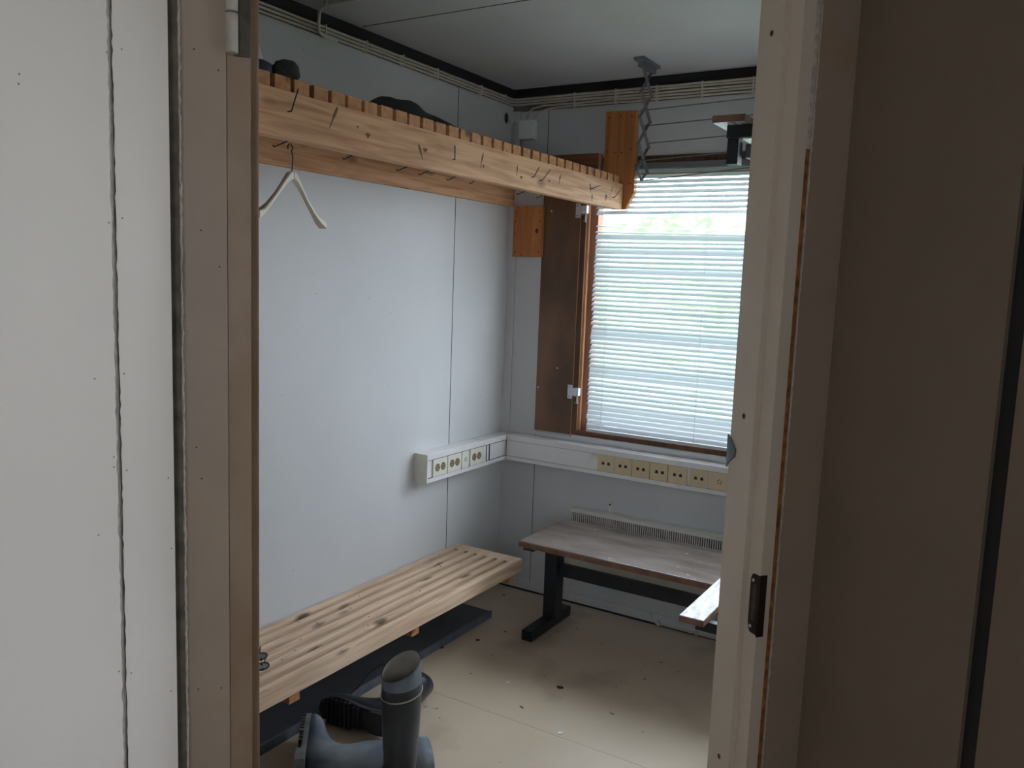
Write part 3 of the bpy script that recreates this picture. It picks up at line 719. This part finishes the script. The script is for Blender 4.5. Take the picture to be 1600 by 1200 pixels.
lump('work_glove', (.55, -1.945, stz), .026, .040, .030, 'greycloth', 'dark grey rolled glove at the near end of the shelf', 'glove', 4, .2)
t = thing('spray_bottle', (.54, -2.022, stz), 'dark blue bottle with a white nozzle at the near end of the shelf', 'bottle')
b = new(); tube(b, [(.54, -2.022, stz), (.54, -2.022, stz+.004), (.54, -2.022, stz+.026), (.54, -2.022, stz+.034)], .03, 20, radii=[.030, .032, .032, .015]); obj('bottle_body', b, 'blue', t)
b = new(); tube(b, [(.54, -2.022, stz+.033), (.54, -2.022, stz+.042), (.54, -2.028, stz+.078)], .01, 16, radii=[.012, .011, .003]); obj('nozzle', b, 'whiteplastic', t)

# ================================================================== COAT HANGER
hc = Vector((.545, -1.918, 0)); hd = Vector((-.34, .94, 0)).normalized(); hn = Vector((hd.y, -hd.x, 0))
t = thing('coat_hanger', (hc.x, hc.y, 1.64), 'cream plastic coat hanger hanging from a nail under the shelf', 'coat hanger')
def HP(s, z, t_=0): return hc + hd*s + hn*t_ + Vector((0, 0, z))
# body: two arms with widening ends, made as a loft of rectangular sections
def arm(sg):
    secs = [(0, 1.762, .014, .020), (.020, 1.756, .014, .020), (.045, 1.738, .011, .015), (.085, 1.706, .010, .012), (.125, 1.678, .013, .012), (.155, 1.660, .019, .014), (.186, 1.650, .024, .018)]
    bm = new(); rings = []
    for k, (s, z, w, h) in enumerate(secs):
        s *= sg
        dz = (-.35 if k else 0)
        rings.append([bm.verts.new(HP(s, z + a*h*.5 - (0), b_*w*.5)) for a, b_ in ((-1, -1), (-1, 1), (1, 1), (1, -1))])
    for A, B in zip(rings, rings[1:]):
        for k in range(4): bm.faces.new((A[k], A[(k+1) % 4], B[(k+1) % 4], B[k]))
    bm.faces.new(rings[0][::-1]); bm.faces.new(rings[-1])
    bmesh.ops.recalc_face_normals(bm, faces=bm.faces[:])
    bmesh.ops.bevel(bm, geom=bm.edges[:], offset=.0018, segments=2, affect='EDGES')
    return bm
for sg in (-1, 1): obj('arm', arm(sg), 'hanger', t)
b = new(); pts = [HP(0, 1.765), HP(.001, 1.785), HP(.004, 1.800), HP(.002, 1.812), HP(-.004, 1.822)]
for k in range(7):
    an = R(-10 + 35*k); pts.append(HP(-.010 + .013*math.cos(an), 1.826 + .011*math.sin(an)))
tube(b, pts, .0016, 6); obj('hook', b, 'wire', t)

# ================================================================== SLATTED BENCH
bn = thing('slatted_bench', (.18, -1.3, .20), 'worn slatted pine bench running along the left wall', 'bench')
NB = 7; gw = .0225; sw = (.352 - .006 - gw*(NB-1))/NB
yA, yB = -2.75, -.362
for k in range(NB):
    x0 = .008 + k*(sw+gw)
    b = new(); bx(b, x0, x0+sw, yA, yB, .242 if k == NB-1 else .262, .300, .003); obj('slat', b, 'pine_y_worn', bn)
for k in range(NB-1):
    x0 = .008 + k*(sw+gw) + sw
    b = new(); bx(b, x0, x0+gw, yB-.068, yB-.001, .255, .2995, .001); obj('spacer', b, 'pine_y_worn', bn)
for yc in (-.425, -1.10, -1.70, -2.4):
    b = new(); bx(b, .004, .338, yc-.022, yc+.022, .205, .2615, .003); obj('bearer', b, 'pine_x', bn)
b = new(); bx(b, .0005, .008, -2.6, -.40, .205, .285, .001); obj('wall_batten', b, 'pine_y', bn)
rnd = random.Random(12)
for k in range(16):
    x0 = .008 + rnd.randrange(NB)*(sw+gw) + sw*.5; y = rnd.uniform(-1.9, -.5)
    b = new(); disc(b, (x0+rnd.uniform(-.01, .01), y, .3001), (0, 0, 1), rnd.uniform(.002, .007), .0003, 10, ry=rnd.uniform(.002, .004), updir=(0, 1, 0)); obj('knot', b, 'laminate_edge', bn)

# dark board lying under the bench
b = new(); bx(b, .006, .212, -2.6, -.385, .002, .030, .003)
sb = thing('dark_board', (.11, -1.4, 0), 'long dark grey board lying on the floor under the slatted bench', 'board')
obj('board', b, 'slab', sb)
b = new(); bx(b, .212, .219, -2.6, -.385, .0, .034, .002); obj('rim', b, 'slab_edge', sb)

# sunglasses on the bench
t = thing('sunglasses', (.24, -1.745, .300), 'black sunglasses lying on the near end of the slatted bench', 'sunglasses')
gn = Vector((.60, -.55, .55)).normalized()
gdir = (Vector((.27, -1.772, 0)) - Vector((.205, -1.722, 0))).normalized()
gu = gn.cross(gdir).normalized()
if gu.z < 0: gu = -gu
gn = gdir.cross(gu); gn = gn if gn.y < 0 else -gn
for cpos in (Vector((.212, -1.722, .326)), Vector((.262, -1.760, .323))):
    b = new(); ring = [cpos + gdir*math.cos(a)*.023 + gu*math.sin(a)*.020 for a in [2*math.pi*k/20 for k in range(21)]]
    tube(b, ring, .0022, 6, cap=False); rim = obj('rim', b, 'cloth', t)
    b = new(); disc(b, cpos - gn*.001, gn, .022, .0015, 20, ry=.019, updir=gu); obj('lens', b, 'lens', rim)
b = new(); tube(b, [(.229, -1.735, .330), (.236, -1.742, .333), (.243, -1.746, .330)], .002, 6); obj('bridge', b, 'cloth', t)
for s, e in (((.192, -1.708, .327), (.12, -1.64, .303)), ((.281, -1.776, .323), (.19, -1.68, .303))):
    b = new(); tube(b, [s, ((s[0]+e[0])/2, (s[1]+e[1])/2, .318), e], .002, 6); obj('temple', b, 'cloth', t)

# ================================================================== BENCH WITH BLACK STEEL LEGS
tb = thing('steel_leg_bench', (1.05, -.36, 0), 'worn brown laminate bench with black steel legs below the window', 'bench')
b = new(); bx(b, .448, 1.75, -.556, -.160, .424, .450, .004)
top = obj('bench_top', b, ['laminate'], tb)
b = new(); bx(b, .4465, 1.7515, -.5575, -.1585, .4255, .4455); obj('top_edging', b, 'laminate_edge', top)
for xc in (.472, 1.66):
    b = new(); bx(b, xc-.030, xc+.030, -.315, -.245, .04, .412, .003); lg = obj('leg', b, 'black_steel', tb)
    b = new(); bx(b, xc-.025, xc+.025, -.505, -.145, .0, .046, .006); obj('foot', b, 'black_steel', lg)
    b = new(); bx(b, xc-.025, xc+.025, -.52, -.19, .400, .424, .003); obj('top_bracket', b, 'black_steel', lg)
b = new(); bx(b, .502, 1.63, -.292, -.268, .232, .288, .002); obj('stretcher', b, 'black_steel', tb)

# ================================================================== BENCH RACK at the right
rk = thing('coat_rack_bench', (1.62, -1.0, 0), 'black steel rack with scratched white seat board and high shelf board at the doorway edge', 'rack')
def seatb(x0, x1, z, name='seat_board', y0=-1.302, y1=-.62):
    b = new(); bx(b, x0, x1, y0, y1, z-.019, z, .001)
    o = obj(name, b, 'white_laminate', rk)
    b = new(); bx(b, x0-.001, x1+.001, y0-.0015, y1+.001, z-.0185, z-.001); obj('board_edge', b, 'laminate_edge', o)
    return o
seatb(1.408, 1.476, .620); seatb(1.52, 1.59, .620); 
seatb(1.410, 1.492, 1.960, 'shelf_board', y0=-1.30)
seatb(1.54, 1.62, 1.960, 'shelf_board', y0=-1.30)
for y in (-1.25, -.70):
    b = new(); bx(b, 1.441, 1.70, y-.012, y+.012, .572, .601, .002); obj('arm', b, 'black_steel', rk)
    b = new(); bx(b, 1.436, 1.70, y-.012, y+.012, 1.908, 1.941, .002); bx(b, 1.432, 1.462, y+.012, y+.05, 1.845, 1.941, .002); obj('arm', b, 'black_steel', rk)
    b = new(); bx(b, 1.66, 1.70, y-.02, y+.02, 0.03, 1.99, .002); pp = obj('post', b, 'black_steel', rk)
    b = new(); bx(b, 1.45, 1.90, y-.02, y+.02, 0, .03, .003); obj('foot', b, 'black_steel', pp)
b = new(); bx(b, 1.463, 1.492, -1.18, -.68, 1.868, 1.905, .004); obj('rail', b, 'dullsteel', rk)
b = new(); bx(b, 1.66, 1.70, -1.23, -.72, 1.40, 1.44, .002); obj('crossbar', b, 'black_steel', rk)

# ================================================================== CLOTHES DRYING RACK (scissor)
dr = thing('drying_rack', (.76, -.24, 1.95), 'grey steel scissor drying rack with thin rods hanging from the ceiling at the window', 'drying rack')
def scissor(xc, ax=None):
    ay = (.035, .155)        # arm half spread along y handled below
    yc = -.232; hw = .052
    b = new(); bx(b, xc-.022, xc+.022, -.322, -.150, 2.388, 2.4, .001); pl = obj('ceiling_plate', b, 'dullsteel', dr)
    b = new(); bx(b, xc-.010, xc+.010, -.305, -.165, 2.366, 2.389, .002); obj('channel', b, 'dullsteel', pl)
    zz = [2.372, 2.272, 2.172, 2.072, 1.985]
    # crossing bars
    nodes = []
    zt_ = 2.372
    for k in range(4):
        z1_, z2_ = zt_ - .1*k, zt_ - .1*(k+1)
        if k == 3: z2_ = zt_-.40
        for sg in (-1, 1):
            b = new(); bar(b, (xc + sg*.003, yc - sg*hw, z1_), (xc + sg*.003, yc + sg*hw, z2_), .0030, .0125, side=(1, 0, 0)); obj('scissor_bar', b, 'dullsteel', dr)
        nodes += [(yc-hw, z2_), (yc+hw, z2_)]
    for sg in (-1, 1):
        b = new(); bar(b, (xc+sg*.003, yc-sg*hw, zt_-.40), (xc, yc, zt_-.435), .003, .011, side=(1, 0, 0)); obj('scissor_bar', b, 'dullsteel', dr)
    return nodes, (yc, zt_)
xsA, xsB = .765, 1.66
nA, _ = scissor(xsA); scissor(xsB)
yc = -.232; hw = .052
for (y, z, rise) in ((yc-hw, 2.172+.03, .03), (yc, 2.122+.03, .03), (yc+hw, 2.072+.02, .035), (yc-hw, 1.995+.012, .045), (yc, 1.937, .075)):
    b = new(); tube(b, [(xsA-.002, y, z), (xsB, y, z + rise)], .0022, 6); obj('rod', b, 'dullsteel', dr)

# ================================================================== RUBBER BOOTS
def ringpts(cx, cz, ang, hp, hy, n=24):
    """section centre, tilt of the section plane (0 = horizontal), half size in plane, half width"""
    ux, uz = math.cos(ang), math.sin(ang)
    return [Vector((cx + ux*hp*math.cos(2*math.pi*k/n), hy*math.sin(2*math.pi*k/n), cz + uz*hp*math.cos(2*math.pi*k/n))) for k in range(n)]
def boot(mx, label, body, solem, stripe=True, H_=.385, tall=1.0, group=None, dent=0.0, pinch=1.0, rim=-12, band=False):
    t = thing('rubber_boot', mx.translation, label, 'boot')
    sec = [(0.004, H_, R(rim), .064, .052*pinch), (0.003, H_-.025, R(rim*.75), .0615, .053*pinch), (0, H_-.05, R(-6), .060, .054), (0, H_*.72, 0, .058, .053), (0.0, H_*.52, 0, .055, .050), (.0, .155, R(6), .050, .046), (.002, .118, R(22), .054, .042),
           (.012, .088, R(42), .064, .041), (.036, .068, R(62), .058, .042), (.068, .056, R(76), .046, .044), (.105, .049, R(84), .037, .048), (.145, .044, R(88), .031, .050), (.18, .041, R(90), .027, .046), (.205, .037, R(92), .020, .035), (.220, .033, R(95), .009, .018)]
    bm = new(); rings = []
    for i, s in enumerate(sec):
        P_ = ringpts(*s)
        for p in P_:
            if p.z < .022: p.z = .022
            if i >= 7 and p.x < -.052: p.x = -.052
            if dent and 2 <= i <= 5: p.x += dent*math.sin(i*2.1 + p.y*40)
        rings.append([bm.verts.new(mx @ p) for p in P_])
    n = 24
    for q, (A, B) in enumerate(zip(rings, rings[1:])):
        for k in range(n):
            f = bm.faces.new((A[k], A[(k+1) % n], B[(k+1) % n], B[k])); f.smooth = True
            if band and q < 2: f.material_index = 2
    bm.faces.new(rings[-1])
    # rolled rim and lining
    inner = []
    for s, q in ((sec[0], .955), (sec[1], .93), (sec[3], .92), (sec[4], .90), (sec[5], .85)):
        inner.append([bm.verts.new(mx @ p) for p in ringpts(s[0], s[1]-.0005, s[2], s[3]*q, s[4]*q)])
    for k in range(n): f = bm.faces.new((rings[0][(k+1) % n], rings[0][k], inner[0][k], inner[0][(k+1) % n]))
    for A, B in zip(inner, inner[1:]):
        for k in range(n):
            f = bm.faces.new((A[(k+1) % n], A[k], B[k], B[(k+1) % n])); f.smooth = True; f.material_index = 1
    f = bm.faces.new(inner[-1]); f.material_index = 1
    obj('boot_upper', bm, [body, 'lining', 'rubber_dusty'], t)
    # sole: foot outline with separate heel
    out = [(-.056, .0), (-.052, .022), (-.036, .036), (-.005, .040), (.03, .037), (.07, .040), (.11, .049), (.15, .052), (.19, .046), (.218, .026), (.226, 0)]
    pts = out + [(x, -y) for x, y in out[-2:0:-1]]
    bm = new()
    prism(bm, [mx @ Vector((x, y, .014)) for x, y in pts], (mx.to_3x3() @ Vector((0, 0, 1))), .014)
    hp = [(x, y) for x, y in pts if x < .02]
    hp = [(-.056, 0), (-.052, .022), (-.036, .036), (-.005, .039), (.022, .036), (.022, -.036), (-.005, -.039), (-.036, -.036), (-.052, -.022)]
    prism(bm, [mx @ Vector((x, y, 0)) for x, y in hp], (mx.to_3x3() @ Vector((0, 0, 1))), .016)
    k = .062
    while k < .212:      # treads
        w_ = .036 if k < .08 else (.046 if k < .19 else .030)
        c8 = [Vector((x, y, z)) for z in (0.002, .015) for y in (-w_, w_) for x in (k, k+.010)]
        bx(bm, k, k+.010, -w_, w_, .002, .015, T=lambda v: mx @ v); k += .017
    obj('sole', bm, solem, t)
    if stripe:
        bm = new(); P_ = ringpts(0, H_-.078, R(rim*.30), .0618, .0550, 28); P_.append(P_[0])
        tube(bm, [mx @ p for p in P_], .0022, 6, cap=False); obj('stripe', bm, 'piping', t)
    return t
def frame_mx(origin, xd, zd, sc=1.0):
    z = Vector(zd).normalized(); x = Vector(xd); x = (x - z*x.dot(z)).normalized(); y = z.cross(x)
    m = Matrix((x*sc, y*sc, z*sc)).transposed().to_4x4(); m.translation = Vector(origin); return m
boot(frame_mx((.733, -1.672, 0), (-.2, -1, 0), (0, 0, 1)), 'dark rubber boot standing upright, with a cream stripe and grey lining', 'rubber', 'sole_dark', H_=.425, rim=-26, band=True)
boot(frame_mx((.448, -1.452, .0535), (-.985, -.17, 0), (-.17, .985, 0)), 'black rubber boot lying on its side, sole toward the doorway, next to the board', 'rubber', 'sole_dark', stripe=False, H_=.30)
boot(frame_mx((.408, -1.765, .0575), (-.643, .766, 0), (.766, .643, 0), 1.08), 'dusty blue-grey rubber boot lying on its side in front, treaded sole to the left', 'rubber_dusty', 'sole', stripe=False, H_=.37)

# thin black cable on the floor
b = new(); tube(b, [(.235, -1.36, .037), (.232, -1.29, .05), (.225, -1.22, .075), (.23, -1.16, .085), (.25, -1.10, .06), (.262, -1.07, .006), (.27, -.98, .004)], .0022, 6)
o = obj('black_cord', b, 'cloth', smooth=True); tag(o, 'thin black cord arching over the dark board behind the boots', 'cord')

# dried bits of dirt on the floor
rnd = random.Random(5)
bits = [((.784, -.782), .014, 'largest brown leaf crumb in the middle of the floor', 'bronze'), ((.219, -.766), .012, 'dark crumb beside the dark board', 'bronze'), ((.30, -.62), .009, 'small dark crumb near the far end of the dark board', 'bronze')]
for (x, y), r_, lb, m_ in bits:
    b = new(); n_ = 9; A = []
    prism(b, [(x + r_*rnd.uniform(.6, 1.1)*math.cos(2*math.pi*k/n_), y + r_*rnd.uniform(.5, .9)*math.sin(2*math.pi*k/n_), .0005) for k in range(n_)], (0, 0, 1), .003)
    o = obj('leaf_crumb', b, m_); tag(o, lb, 'dirt crumb')
for (u, v), r_, lb in (((.60, -.86), .012, 'white paint chip near the dark board end'), ((.935, -1.06), .014, 'white paint chip on the floor seam')):
    b = new(); n_ = 8
    prism(b, [(u + r_*rnd.uniform(.6, 1.1)*math.cos(2*math.pi*k/n_), v + r_*rnd.uniform(.5, .9)*math.sin(2*math.pi*k/n_), .0005) for k in range(n_)], (0, 0, 1), .0012)
    o = obj('paint_chip', b, 'radiator'); tag(o, lb, 'paint chip')
